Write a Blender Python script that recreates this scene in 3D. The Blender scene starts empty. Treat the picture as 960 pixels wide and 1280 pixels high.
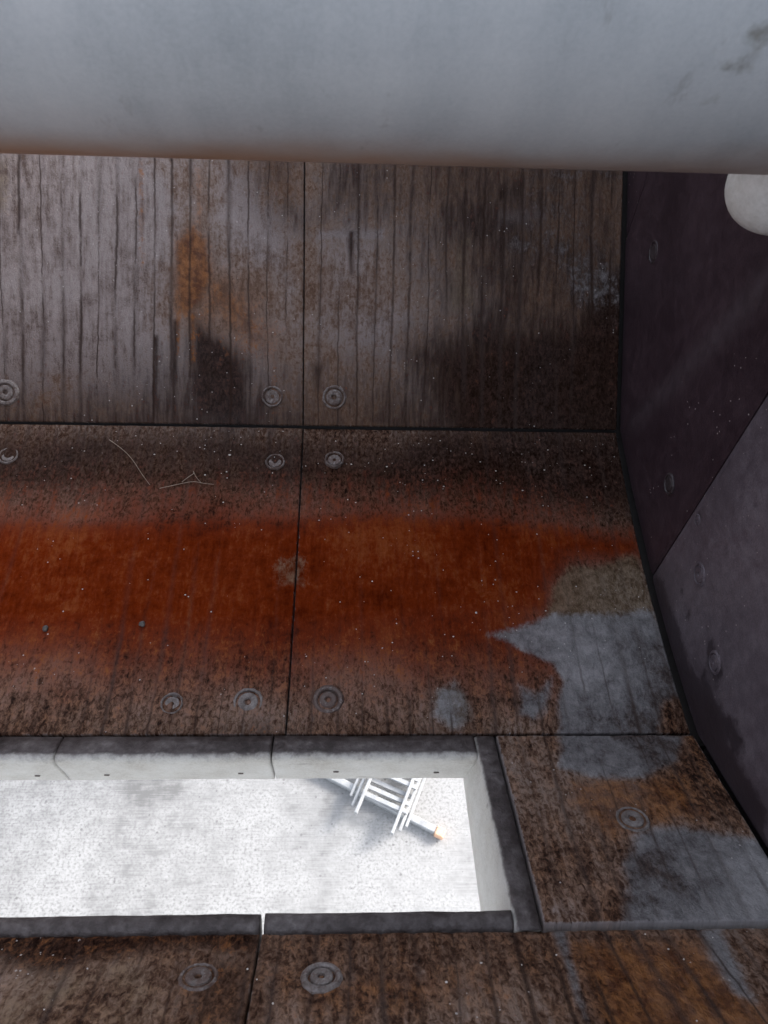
import bpy, bmesh, math, random
import numpy as np
from mathutils import Matrix, Vector
R = math.radians
random.seed(7)
scene = bpy.context.scene
col = scene.collection

# ------------------------------------------------------------------ camera
cam_d = bpy.data.cameras.new('camera')
cam = bpy.data.objects.new('camera', cam_d)
col.objects.link(cam)
cr, cu, cf = Vector((.9991, -.0168, .0394)), Vector((-.0091, .8150, .5794)), Vector((.0419, .5792, -.8141))
cf.normalize(); cr = (cr - cf * cr.dot(cf)).normalized(); cu = cr.cross(cf)
cam.matrix_world = Matrix(((cr.x, cu.x, -cf.x, 0), (cr.y, cu.y, -cf.y, 0), (cr.z, cu.z, -cf.z, 0), (0, 0, 0, 1)))
cam_d.sensor_fit = 'VERTICAL'; cam_d.sensor_height = 24.0; cam_d.lens = 24.0 * 961 / 1280
cam_d.clip_start = .02; cam_d.clip_end = 3000
cam_d.dof.use_dof = True; cam_d.dof.focus_distance = 1.35; cam_d.dof.aperture_fstop = 9
scene.camera = cam
# ------------------------------------------------------------------ sky, sun, exposure
SUN_EL, SUN_AZ = 34, 67          # azimuth counted from +Y towards +X
w = bpy.data.worlds.new('World'); scene.world = w; w.use_nodes = True
nt = w.node_tree; nt.nodes.clear()
sky = nt.nodes.new('ShaderNodeTexSky'); sky.sky_type = 'NISHITA'; sky.sun_disc = False
sky.sun_elevation = R(SUN_EL); sky.sun_rotation = R(SUN_AZ); sky.air_density = 1.0; sky.dust_density = 2.5; sky.ozone_density = 1.0
hs = nt.nodes.new('ShaderNodeHueSaturation'); hs.inputs['Saturation'].default_value = .42     # thin overcast
bg = nt.nodes.new('ShaderNodeBackground'); bg.inputs['Strength'].default_value = .135
wo = nt.nodes.new('ShaderNodeOutputWorld')
nt.links.new(sky.outputs[0], hs.inputs['Color']); nt.links.new(hs.outputs[0], bg.inputs[0]); nt.links.new(bg.outputs[0], wo.inputs[0])
sd = bpy.data.lights.new('sun', 'SUN'); sd.energy = 1.0; sd.angle = R(14); sd.color = (1, .96, .9)
so = bpy.data.objects.new('sun', sd); col.objects.link(so)
sdir = Vector((math.sin(R(SUN_AZ)) * math.cos(R(SUN_EL)), math.cos(R(SUN_AZ)) * math.cos(R(SUN_EL)), math.sin(R(SUN_EL))))
so.rotation_euler = sdir.to_track_quat('Z', 'Y').to_euler()
vs = scene.view_settings
vs.view_transform = 'Standard'; vs.look = 'None'; vs.gamma = 1; vs.exposure = 2.15; vs.use_curve_mapping = False
scene.cycles.max_bounces = 5; scene.cycles.diffuse_bounces = 3; scene.cycles.glossy_bounces = 2

# ------------------------------------------------------------------ helpers
def link(o, parent=None):
    col.objects.link(o)
    if parent is not None: o.parent = parent
    return o
def mesh_obj(name, verts, faces, mat=None, parent=None, smooth=False):
    me = bpy.data.meshes.new(name); me.from_pydata([tuple(v) for v in verts], [], [tuple(f) for f in faces]); me.update()
    if mat: me.materials.append(mat)
    if smooth: me.shade_smooth()
    return link(bpy.data.objects.new(name, me), parent)
def bm_obj(name, bm, mat=None, parent=None, smooth=False):
    bmesh.ops.recalc_face_normals(bm, faces=bm.faces)
    me = bpy.data.meshes.new(name); bm.to_mesh(me); bm.free()
    if mat: me.materials.append(mat)
    if smooth: me.shade_smooth()
    return link(bpy.data.objects.new(name, me), parent)
def empty(name, loc, label, cat, group=None):
    o = bpy.data.objects.new(name, None); o.location = loc; o.empty_display_size = .1; col.objects.link(o)
    tag(o, label, cat, group); return o
def tag(o, label=None, cat=None, group=None, kind=None):
    if label: o['label'] = label
    if cat: o['category'] = cat
    if group: o['group'] = group
    if kind: o['kind'] = kind
    return o
def hash2(i, j, s):
    n = (i.astype(np.int64) * 374761393 + j.astype(np.int64) * 668265263 + s * 974711) & 0xffffffff
    n = ((n ^ (n >> 13)) * 1274126177) & 0xffffffff
    return ((n ^ (n >> 16)) & 0xffff) / 65535.0
def vnoise(x, y, s=0):
    i, j = np.floor(x), np.floor(y); fx, fy = x - i, y - j
    fx = fx * fx * (3 - 2 * fx); fy = fy * fy * (3 - 2 * fy)
    a = hash2(i, j, s); b = hash2(i + 1, j, s); c = hash2(i, j + 1, s); d = hash2(i + 1, j + 1, s)
    return (a * (1 - fx) + b * fx) * (1 - fy) + (c * (1 - fx) + d * fx) * fy
def fbm(x, y, o=4, s=0):
    t = 0; a = .5; n = 0
    for k in range(o):
        t = t + a * vnoise(x * 2 ** k + 17 * k, y * 2 ** k - 9 * k, s + k); n += a; a *= .55
    return t / n
def sdf_poly(px, py, poly):
    d = np.full(px.shape, 1e9); inside = np.zeros(px.shape, bool); n = len(poly)
    for k in range(n):
        ax, ay = poly[k]; bx, by = poly[(k + 1) % n]
        ex, ey = bx - ax, by - ay; wx, wy = px - ax, py - ay
        t = np.clip((wx * ex + wy * ey) / (ex * ex + ey * ey + 1e-12), 0, 1)
        d = np.minimum(d, np.hypot(wx - ex * t, wy - ey * t))
        c = ((ay > py) != (by > py)) & (px < ex * (py - ay) / (ey + 1e-12) + ax)
        inside ^= c
    return np.where(inside, -d, d)

# ------------------------------------------------------------------ node helper
class NB:
    def __init__(s, name):
        s.m = bpy.data.materials.new(name); s.m.use_nodes = True; s.t = s.m.node_tree; s.t.nodes.clear()
        s.out = s.t.nodes.new('ShaderNodeOutputMaterial'); s.p = s.t.nodes.new('ShaderNodeBsdfPrincipled')
        s.t.links.new(s.p.outputs[0], s.out.inputs[0])
    def put(s, sock, v):
        if hasattr(v, 'links') or isinstance(v, bpy.types.NodeSocket): s.t.links.new(v, sock)
        elif isinstance(v, (tuple, list)):
            sock.default_value = tuple(v) + (1,) if len(v) == 3 and len(sock.default_value) == 4 else tuple(v)
        else: sock.default_value = v
    def math(s, op, a, b=0.0, c=None, clamp=False):
        n = s.t.nodes.new('ShaderNodeMath'); n.operation = op; n.use_clamp = clamp
        s.put(n.inputs[0], a); s.put(n.inputs[1], b)
        if c is not None: s.put(n.inputs[2], c)
        return n.outputs[0]
    def mix(s, f, a, b, mode='MIX'):
        n = s.t.nodes.new('ShaderNodeMix'); n.data_type = 'RGBA'; n.blend_type = mode; n.clamp_factor = True
        s.put(n.inputs[0], f); s.put(n.inputs[6], a); s.put(n.inputs[7], b); return n.outputs[2]
    def uv(s, name):
        n = s.t.nodes.new('ShaderNodeUVMap'); n.uv_map = name; return n.outputs[0]
    def attr(s, name):
        n = s.t.nodes.new('ShaderNodeAttribute'); n.attribute_name = name
        q = s.t.nodes.new('ShaderNodeSeparateColor'); s.t.links.new(n.outputs['Color'], q.inputs[0])
        return q.outputs[0], q.outputs[1], q.outputs[2], n.outputs['Alpha']
    def coord(s, kind='Object'):
        n = s.t.nodes.new('ShaderNodeTexCoord'); return n.outputs[kind]
    def mapv(s, v, scale=(1, 1, 1), loc=(0, 0, 0), rot=(0, 0, 0)):
        n = s.t.nodes.new('ShaderNodeMapping'); s.put(n.inputs[0], v)
        n.inputs[1].default_value = loc; n.inputs[2].default_value = rot; n.inputs[3].default_value = scale; return n.outputs[0]
    def noise(s, v, scale, detail=5, rough=.55, dist=0.0):
        n = s.t.nodes.new('ShaderNodeTexNoise'); s.put(n.inputs['Vector'], v)
        n.inputs['Scale'].default_value = scale; n.inputs['Detail'].default_value = detail
        n.inputs['Roughness'].default_value = rough; n.inputs['Distortion'].default_value = dist
        return n.outputs[0]
    def voro(s, v, scale, feature='F1', rnd=1.0):
        n = s.t.nodes.new('ShaderNodeTexVoronoi'); n.feature = feature; s.put(n.inputs['Vector'], v)
        n.inputs['Scale'].default_value = scale; n.inputs['Randomness'].default_value = rnd
        return n.outputs[0], (n.outputs[1] if feature == 'F1' else None)
    def ramp(s, f, stops, interp='LINEAR'):
        n = s.t.nodes.new('ShaderNodeValToRGB'); s.put(n.inputs[0], f); r = n.color_ramp; r.interpolation = interp
        while len(r.elements) < len(stops): r.elements.new(.5)
        for e, (p, c) in zip(r.elements, stops):
            e.position = p; e.color = (c, c, c, 1) if not isinstance(c, tuple) else tuple(c) + (1,)
        return n.outputs[0]
    def step(s, f, lo, hi):
        n = s.t.nodes.new('ShaderNodeMapRange'); n.interpolation_type = 'SMOOTHSTEP'; s.put(n.inputs[0], f)
        s.put(n.inputs[1], lo); s.put(n.inputs[2], hi); return n.outputs[0]
    def sep(s, v):
        n = s.t.nodes.new('ShaderNodeSeparateXYZ'); s.put(n.inputs[0], v); return n.outputs
    def bump(s, h, dist=.001, strength=1.0, normal=None):
        n = s.t.nodes.new('ShaderNodeBump'); s.put(n.inputs['Height'], h)
        n.inputs['Distance'].default_value = dist; n.inputs['Strength'].default_value = strength
        if normal is not None: s.put(n.inputs['Normal'], normal)
        return n.outputs[0]
    def done(s, color, rough=.6, metal=0.0, normal=None, spec=.5):
        s.put(s.p.inputs['Base Color'], color); s.put(s.p.inputs['Roughness'], rough); s.put(s.p.inputs['Metallic'], metal)
        s.put(s.p.inputs['Specular IOR Level'], spec)
        if normal is not None: s.put(s.p.inputs['Normal'], normal)
        return s.m

# ------------------------------------------------------------------ materials
def mat_liner():
    b = NB('rusty_wear_steel')
    uv = b.uv('UVMap'); bead = b.uv('bead')
    orange, grey, dark, clean = b.attr('stain_shade_a'); tan, rust2, groove, nbig = b.attr('stain_b')
    wear, crust, brk, seepn = b.attr('stain_c')
    nmid = b.noise(uv, 42, 4, .68, .3)
    crk = b.noise(b.mapv(uv, (1, .6, 1)), 190, 4, .72, .6)          # crusty mottling, drawn out down the plate
    fine = b.noise(uv, 520, 1, .6)
    vert = b.noise(b.mapv(uv, (1, .13, 1)), 110, 2, .6)
    def sub(x, k, o=.5): return b.math('MULTIPLY', b.math('SUBTRACT', x, o), k)
    t = b.math('ADD', b.math('MULTIPLY', b.math('ADD', b.math('ADD', sub(crk, 1.12), sub(nmid, .45)), b.math('ADD', sub(nbig, .35), sub(vert, .4))), crust), b.math('ADD', .5, b.math('MULTIPLY', b.math('SUBTRACT', 1.0, crust), .1)))
    rusty = b.ramp(t, [(.22, (.011, .004, .0025)), (.37, (.062, .029, .017)), (.49, (.138, .082, .056)), (.58, (.22, .157, .124)), (.70, (.35, .29, .255)), (.85, (.46, .41, .375))])
    cl = b.ramp(b.math('ADD', b.math('ADD', .5, b.math('ADD', sub(nmid, .6), sub(fine, .4))), b.math('ADD', b.math('ADD', sub(crk, .4), sub(vert, .7)), sub(nbig, .5))), [(.24, (.095, .066, .056)), (.48, (.225, .185, .175)), (.75, (.35, .308, .298))])
    edge = b.math('ADD', b.math('ADD', sub(nmid, .8), sub(crk, .7)), sub(nbig, .8))
    def mk(m, lo=.36, hi=.64, amp=.8): return b.math('MULTIPLY', b.step(b.math('ADD', m, b.math('MULTIPLY', edge, amp)), lo, hi), b.step(m, .0, .22))
    c = b.mix(mk(clean, .15, .85, 1.0), rusty, cl)
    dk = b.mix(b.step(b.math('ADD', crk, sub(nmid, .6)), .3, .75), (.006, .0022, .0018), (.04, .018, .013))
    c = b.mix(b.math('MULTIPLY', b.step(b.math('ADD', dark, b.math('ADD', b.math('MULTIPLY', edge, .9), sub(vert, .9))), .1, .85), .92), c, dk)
    oc = b.ramp(b.math('ADD', b.math('ADD', .5, sub(nmid, .7)), b.math('ADD', b.math('ADD', sub(vert, .35), sub(crk, .3)), sub(nbig, .5))), [(.2, (.064, .0068, .0009)), (.5, (.142, .0172, .0021)), (.82, (.225, .054, .012))])
    c = b.mix(b.math('MULTIPLY', b.step(b.math('ADD', b.math('ADD', orange, sub(crk, 1.0)), b.math('ADD', sub(vert, .5), sub(nmid, .6))), .05, .78), .97), c, oc)
    rc = b.mix(b.step(nmid, .35, .65), (.085, .024, .007), (.27, .105, .03))
    c = b.mix(b.math('MULTIPLY', b.step(b.math('ADD', rust2, b.math('ADD', sub(crk, 1.9), sub(nmid, .8))), .25, 1.05), .82), c, rc)
    tc = b.mix(b.step(b.math('ADD', nmid, sub(crk, .6)), .3, .7), (.085, .056, .03), (.20, .15, .10))
    c = b.mix(b.math('MULTIPLY', mk(tan, .2, .9, 1.2), .75), c, tc)
    gc = b.ramp(b.math('ADD', b.math('ADD', b.math('ADD', .49, sub(nmid, .8)), sub(nbig, .6)), b.math('ADD', sub(crk, .35), sub(fine, .25))), [(.24, (.06, .051, .05)), (.43, (.148, .143, .147)), (.57, (.212, .208, .212)), (.76, (.31, .305, .31))])
    c = b.mix(b.math('MULTIPLY', mk(grey, .18, .84, 1.15), .9), c, gc)
    # grime in the valleys between the weld beads
    bs = b.sep(bead); dgr = b.math('ABSOLUTE', b.math('SUBTRACT', b.math('FRACT', bs[0]), .5))
    wn = b.t.nodes.new('ShaderNodeTexWhiteNoise'); wn.noise_dimensions = '1D'; b.t.links.new(b.math('FLOOR', bs[0]), wn.inputs['W'])
    width = b.math('MULTIPLY', b.math('ADD', .03, b.math('MULTIPLY', wn.outputs[0], .055)), b.math('ADD', .25, b.math('MULTIPLY', crk, 1.5)))
    gl = b.math('SUBTRACT', 1.0, b.step(b.math('ADD', dgr, sub(fine, .03)), b.math('MULTIPLY', width, .25), b.math('MULTIPLY', width, 1.6)))
    gm = b.math('MULTIPLY', b.math('MULTIPLY', b.math('MULTIPLY', gl, b.step(b.math('ADD', brk, sub(nmid, .6)), .3, .56)), groove), b.math('SUBTRACT', 1.0, b.math('MULTIPLY', orange, .6)))
    c = b.mix(b.math('MULTIPLY', gm, .78), c, (.034, .019, .014))
    seep = b.math('MULTIPLY', b.math('MULTIPLY', b.math('SUBTRACT', 1.0, b.step(dgr, .0, .24)), b.step(b.math('ADD', seepn, sub(crk, .6)), .48, .72)), groove)
    c = b.mix(b.math('MULTIPLY', seep, .55), c, (.06, .042, .037))
    # bright grit
    vd, vc = b.voro(uv, 210); vcs = b.t.nodes.new('ShaderNodeSeparateColor'); b.t.links.new(vc, vcs.inputs[0])
    sp = b.math('MULTIPLY', b.math('LESS_THAN', vd, b.math('MULTIPLY', vcs.outputs[1], .3)), b.math('GREATER_THAN', b.math('ADD', vcs.outputs[0], sub(nbig, .25)), .972))
    c = b.mix(b.math('MULTIPLY', sp, .75), c, (.5, .46, .44))
    c = b.mix(b.math('MULTIPLY', b.step(b.math('ADD', wear, sub(crk, 1.6)), .45, .9), .6), c, (.27, .25, .25))
    smooth = b.math('MAXIMUM', b.math('MULTIPLY', orange, .7), b.math('MAXIMUM', b.math('MULTIPLY', grey, .5), b.math('MULTIPLY', clean, .5)))
    hb = b.math('MULTIPLY', b.noise(b.mapv(uv, (1, .6, 1)), 190, 3, .72, .6), b.math('SUBTRACT', 1.1, smooth))
    rough = b.math('ADD', .36, b.math('MULTIPLY', crk, .4))
    return b.done(c, rough, .0, b.bump(hb, .0035, .9), b.math('MULTIPLY', b.math('SUBTRACT', 1.05, b.math('MINIMUM', 1.0, b.math('ADD', orange, dark))), .13))

def mat_wall():
    b = NB('dark_wall_steel')
    co = b.coord('Object'); drip, streak, tone, _ = b.attr('stain_shade_a')
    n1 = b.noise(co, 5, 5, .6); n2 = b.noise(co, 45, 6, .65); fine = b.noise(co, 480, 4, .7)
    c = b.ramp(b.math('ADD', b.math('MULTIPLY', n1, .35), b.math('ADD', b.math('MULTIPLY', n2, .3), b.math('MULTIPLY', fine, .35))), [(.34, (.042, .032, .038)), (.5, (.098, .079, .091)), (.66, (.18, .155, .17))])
    c = b.mix(tone, c, b.mix(1.0, c, (.33, .23, .25), 'MULTIPLY'))       # far plates' own redder tone, deepened by corner shade painted into the colour
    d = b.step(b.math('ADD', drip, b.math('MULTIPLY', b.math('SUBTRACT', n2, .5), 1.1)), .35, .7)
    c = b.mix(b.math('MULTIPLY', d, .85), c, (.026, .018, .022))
    c = b.mix(b.math('MULTIPLY', b.math('MULTIPLY', streak, b.math('ADD', .3, n2)), .6), c, (.10, .083, .09))  # paler diagonal streak across the wall
    vd, vc = b.voro(co, 130); s = b.t.nodes.new('ShaderNodeSeparateColor'); b.t.links.new(vc, s.inputs[0])
    sp = b.math('MULTIPLY', b.math('LESS_THAN', vd, .16), b.math('GREATER_THAN', s.outputs[0], .972))
    c = b.mix(b.math('MULTIPLY', sp, .7), c, (.45, .4, .38))
    vd, vc = b.voro(co, 42); s = b.t.nodes.new('ShaderNodeSeparateColor'); b.t.links.new(vc, s.inputs[0])
    sp = b.math('MULTIPLY', b.math('LESS_THAN', vd, .22), b.math('GREATER_THAN', s.outputs[0], .93))
    c = b.mix(b.math('MULTIPLY', sp, .6), c, (.035, .025, .028))
    return b.done(c, b.math('ADD', .3, b.math('MULTIPLY', n2, .24)), 0.0, b.bump(n2, .0014, .7), b.math('SUBTRACT', .32, b.math('MULTIPLY', tone, .22)))

def mat_lip():
    b = NB('lip_steel')
    co = b.coord('Object'); top, _, _, _ = b.attr('stain_shade_a')
    n1 = b.noise(co, 14, 6, .65); n2 = b.noise(co, 70, 6, .65); fine = b.noise(co, 380, 4, .7)
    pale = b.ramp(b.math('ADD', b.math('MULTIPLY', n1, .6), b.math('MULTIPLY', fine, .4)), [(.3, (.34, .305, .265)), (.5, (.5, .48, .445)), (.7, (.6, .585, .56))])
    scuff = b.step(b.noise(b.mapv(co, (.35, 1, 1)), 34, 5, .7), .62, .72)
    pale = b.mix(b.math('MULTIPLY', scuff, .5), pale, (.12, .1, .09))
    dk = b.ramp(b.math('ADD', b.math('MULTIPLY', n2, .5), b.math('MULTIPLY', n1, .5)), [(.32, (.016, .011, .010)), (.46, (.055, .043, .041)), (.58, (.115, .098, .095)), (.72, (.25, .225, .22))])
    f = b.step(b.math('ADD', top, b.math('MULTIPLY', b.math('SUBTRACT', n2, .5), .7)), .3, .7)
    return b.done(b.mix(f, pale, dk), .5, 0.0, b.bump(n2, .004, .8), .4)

def mat_bolt():
    b = NB('bolt_steel')
    co = b.coord('Object'); n1 = b.noise(co, 60, 6, .65); fine = b.noise(co, 400, 3, .6)
    oi = b.t.nodes.new('ShaderNodeObjectInfo')
    c = b.ramp(b.math('ADD', b.math('MULTIPLY', n1, .7), b.math('MULTIPLY', fine, .3)), [(.3, (.045, .029, .023)), (.46, (.14, .115, .105)), (.66, (.29, .262, .25))])
    n3 = b.noise(b.mapv(co, (1, 1, 1)), 95, 4, .7, .8); oo = b.math('ADD', n3, b.math('MULTIPLY', b.math('SUBTRACT', oi.outputs['Random'], .5), .25))
    c = b.mix(b.math('MULTIPLY', b.step(oo, .46, .6), .8), c, (.085, .047, .036))
    return b.done(c, .5, 0.0, b.bump(b.math('ADD', n1, fine), .0012, .8))

def mat_pipe():
    b = NB('weathered_pipe_paint')
    co = b.coord('Object'); x, y, z = b.sep(co)[:3]
    moss, _, _, _ = b.attr('stain_shade_a')
    n1 = b.noise(co, 6, 4, .6); n2 = b.noise(co, 40, 3, .65); fine = b.noise(co, 260, 2, .65)
    run = b.noise(b.mapv(co, (26, 4, 4)), 1, 4, .6)
    c = b.ramp(b.math('ADD', b.math('MULTIPLY', n1, .5), b.math('ADD', b.math('MULTIPLY', run, .3), b.math('MULTIPLY', fine, .2))), [(.33, (.33, .36, .38)), (.5, (.435, .465, .485)), (.66, (.52, .545, .56))])
    low = b.step(b.math('ADD', z, b.math('MULTIPLY', b.math('SUBTRACT', n1, .5), .06)), -.192, -.115)      # warm bounce off the rusty floor, painted along the underside
    left = b.math('ADD', .4, b.math('MULTIPLY', b.step(b.math('ADD', x, b.math('MULTIPLY', b.math('SUBTRACT', n1, .5), .3)), .95, .3), .55))     # painted bounce grows stronger towards its left end
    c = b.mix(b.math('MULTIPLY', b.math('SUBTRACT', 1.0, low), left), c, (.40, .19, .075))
    sp = b.math('MULTIPLY', b.step(b.noise(b.mapv(co, (1, .45, .45)), 30, 4, .75), .60, .74), .38)
    c = b.mix(sp, c, (.19, .18, .18))
    m = b.step(b.math('ADD', moss, b.math('MULTIPLY', b.math('SUBTRACT', n2, .5), 1.3)), .35, .9)
    c = b.mix(b.math('MULTIPLY', m, .85), c, (.085, .07, .03))
    return b.done(c, b.math('ADD', .28, b.math('MULTIPLY', n2, .2)), 0.0, b.bump(fine, .0003, .4))

def mat_plain(name, a, c2, scale=30, rough=.5, metal=0.0, bump=.0006):
    b = NB(name); co = b.coord('Object'); n = b.noise(co, scale, 6, .65); f = b.noise(co, scale * 9, 3, .6)
    c = b.mix(b.step(b.math('ADD', b.math('MULTIPLY', n, .7), b.math('MULTIPLY', f, .3)), .3, .7), a, c2)
    return b.done(c, rough, metal, b.bump(b.math('ADD', n, f), bump, .6))

def mat_concrete():
    b = NB('pale_concrete')
    co = b.coord('Object'); gx = b.sep(co)[0]; n1 = b.noise(co, 1.3, 6, .6); n2 = b.noise(co, 9, 6, .7); fine = b.noise(co, 60, 4, .7)
    broom = b.noise(b.mapv(co, (5, 120, 1)), 1, 4, .65); p = b.voro(co, 48)
    c = b.ramp(b.math('ADD', b.math('MULTIPLY', n1, .45), b.math('ADD', b.math('MULTIPLY', n2, .35), b.math('MULTIPLY', broom, .2))), [(.38, (.14, .138, .137)), (.46, (.24, .238, .236)), (.55, (.315, .313, .31))])
    wear = b.step(b.math('ADD', b.math('MULTIPLY', b.math('SUBTRACT', .1, gx), .09), b.math('ADD', n1, b.math('MULTIPLY', n2, .6))), .66, .95)
    agg = b.math('MULTIPLY', b.step(fine, .44, .68), b.math('ADD', .02, wear))
    c = b.mix(b.math('MULTIPLY', agg, .6), c, (.10, .097, .097))
    s = b.t.nodes.new('ShaderNodeSeparateColor'); b.t.links.new(p[1], s.inputs[0])
    spot = b.math('MULTIPLY', b.math('LESS_THAN', p[0], b.math('MULTIPLY', s.outputs[1], .4)), b.math('GREATER_THAN', s.outputs[0], .94))
    c = b.mix(b.math('MULTIPLY', spot, .6), c, (.11, .105, .105))
    return b.done(c, .85, 0.0, b.bump(broom, .0012, .5), .3)

def mat_bolt_dark(): return mat_plain('dark_bolt_steel', (.02, .014, .016), (.06, .047, .05), 120, .4)
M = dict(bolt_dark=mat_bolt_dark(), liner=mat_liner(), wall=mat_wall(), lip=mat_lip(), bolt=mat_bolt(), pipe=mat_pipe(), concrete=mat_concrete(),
         shell=mat_plain('bare_shell_steel', (.008, .006, .005), (.02, .015, .013), 12, .7),
         outer=mat_plain('painted_casing', (.30, .31, .32), (.42, .43, .44), 6, .5),
         white=mat_plain('white_paint', (.55, .54, .50), (.80, .80, .78), 18, .4),
         alu=mat_plain('aluminium', (.27, .275, .28), (.42, .425, .43), 20, .45, .2),
         orange=mat_plain('orange_plastic', (.62, .36, .22), (.72, .45, .30), 40, .55),
         straw=mat_plain('dry_straw', (.26, .2, .15), (.42, .35, .28), 200, .7),
         hole=mat_plain('dark_hole', (.1, .085, .075), (.2, .17, .15), 90, .7), stone=mat_plain('dark_stone', (.04, .034, .03), (.15, .135, .12), 150, .7),
         grit=mat_plain('pale_grit', (.42, .38, .34), (.75, .7, .66), 90, .5))

# ------------------------------------------------------------------ the trough's cross-section (metres, camera at the origin)
P1, P2, P3 = np.array((1.005, -1.13)), np.array((.394, -1.1354)), np.array((.1169, -.9677))
LB, LC, SAG = .6110, .3239, .0233
tA = np.array((.7846, .6200)); tD = np.array((.6662, -.7457)); tB = (P1 - P2) / LB; tC = (P2 - P3) / LC
XW = .5295; XS = -.096; WID = .61
GROUND = -5.0
def perp(t): return np.array((-t[1], t[0]))
def surf(S, v, h):
    """profile point (Y, Z) of surface S at arc length v, raised by h along the normal"""
    v = np.asarray(v, float); h = np.asarray(h, float)
    if S == 'A': t = tA; o = P1[None] + np.outer(v - LB, t); return o + h[:, None] * perp(t)
    if S == 'B':
        a = v / LB; o = P2[None] + np.outer(v, tB) - (4 * SAG * a * (1 - a))[:, None] * perp(tB)[None]
        return o + h[:, None] * perp(tB)
    if S == 'C': return P2[None] + np.outer(v, tC) + h[:, None] * perp(tC)
    if S == 'D': return P3[None] + np.outer(v + LC, tD) + h[:, None] * perp(tD)
def prof_z(y):
    if y > P1[0]: return P1[1] + (y - P1[0]) * tA[1] / tA[0]
    if y > P2[0]:
        a = (y - P2[0]) / (P1[0] - P2[0]); return P2[1] + a * (P1[1] - P2[1]) - 4 * SAG * a * (1 - a)
    if y > P3[0]: return P2[1] + (y - P2[0]) * tC[1] / tC[0]
    return P3[1] + (y - P3[0]) * tD[1] / tD[0]
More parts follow.
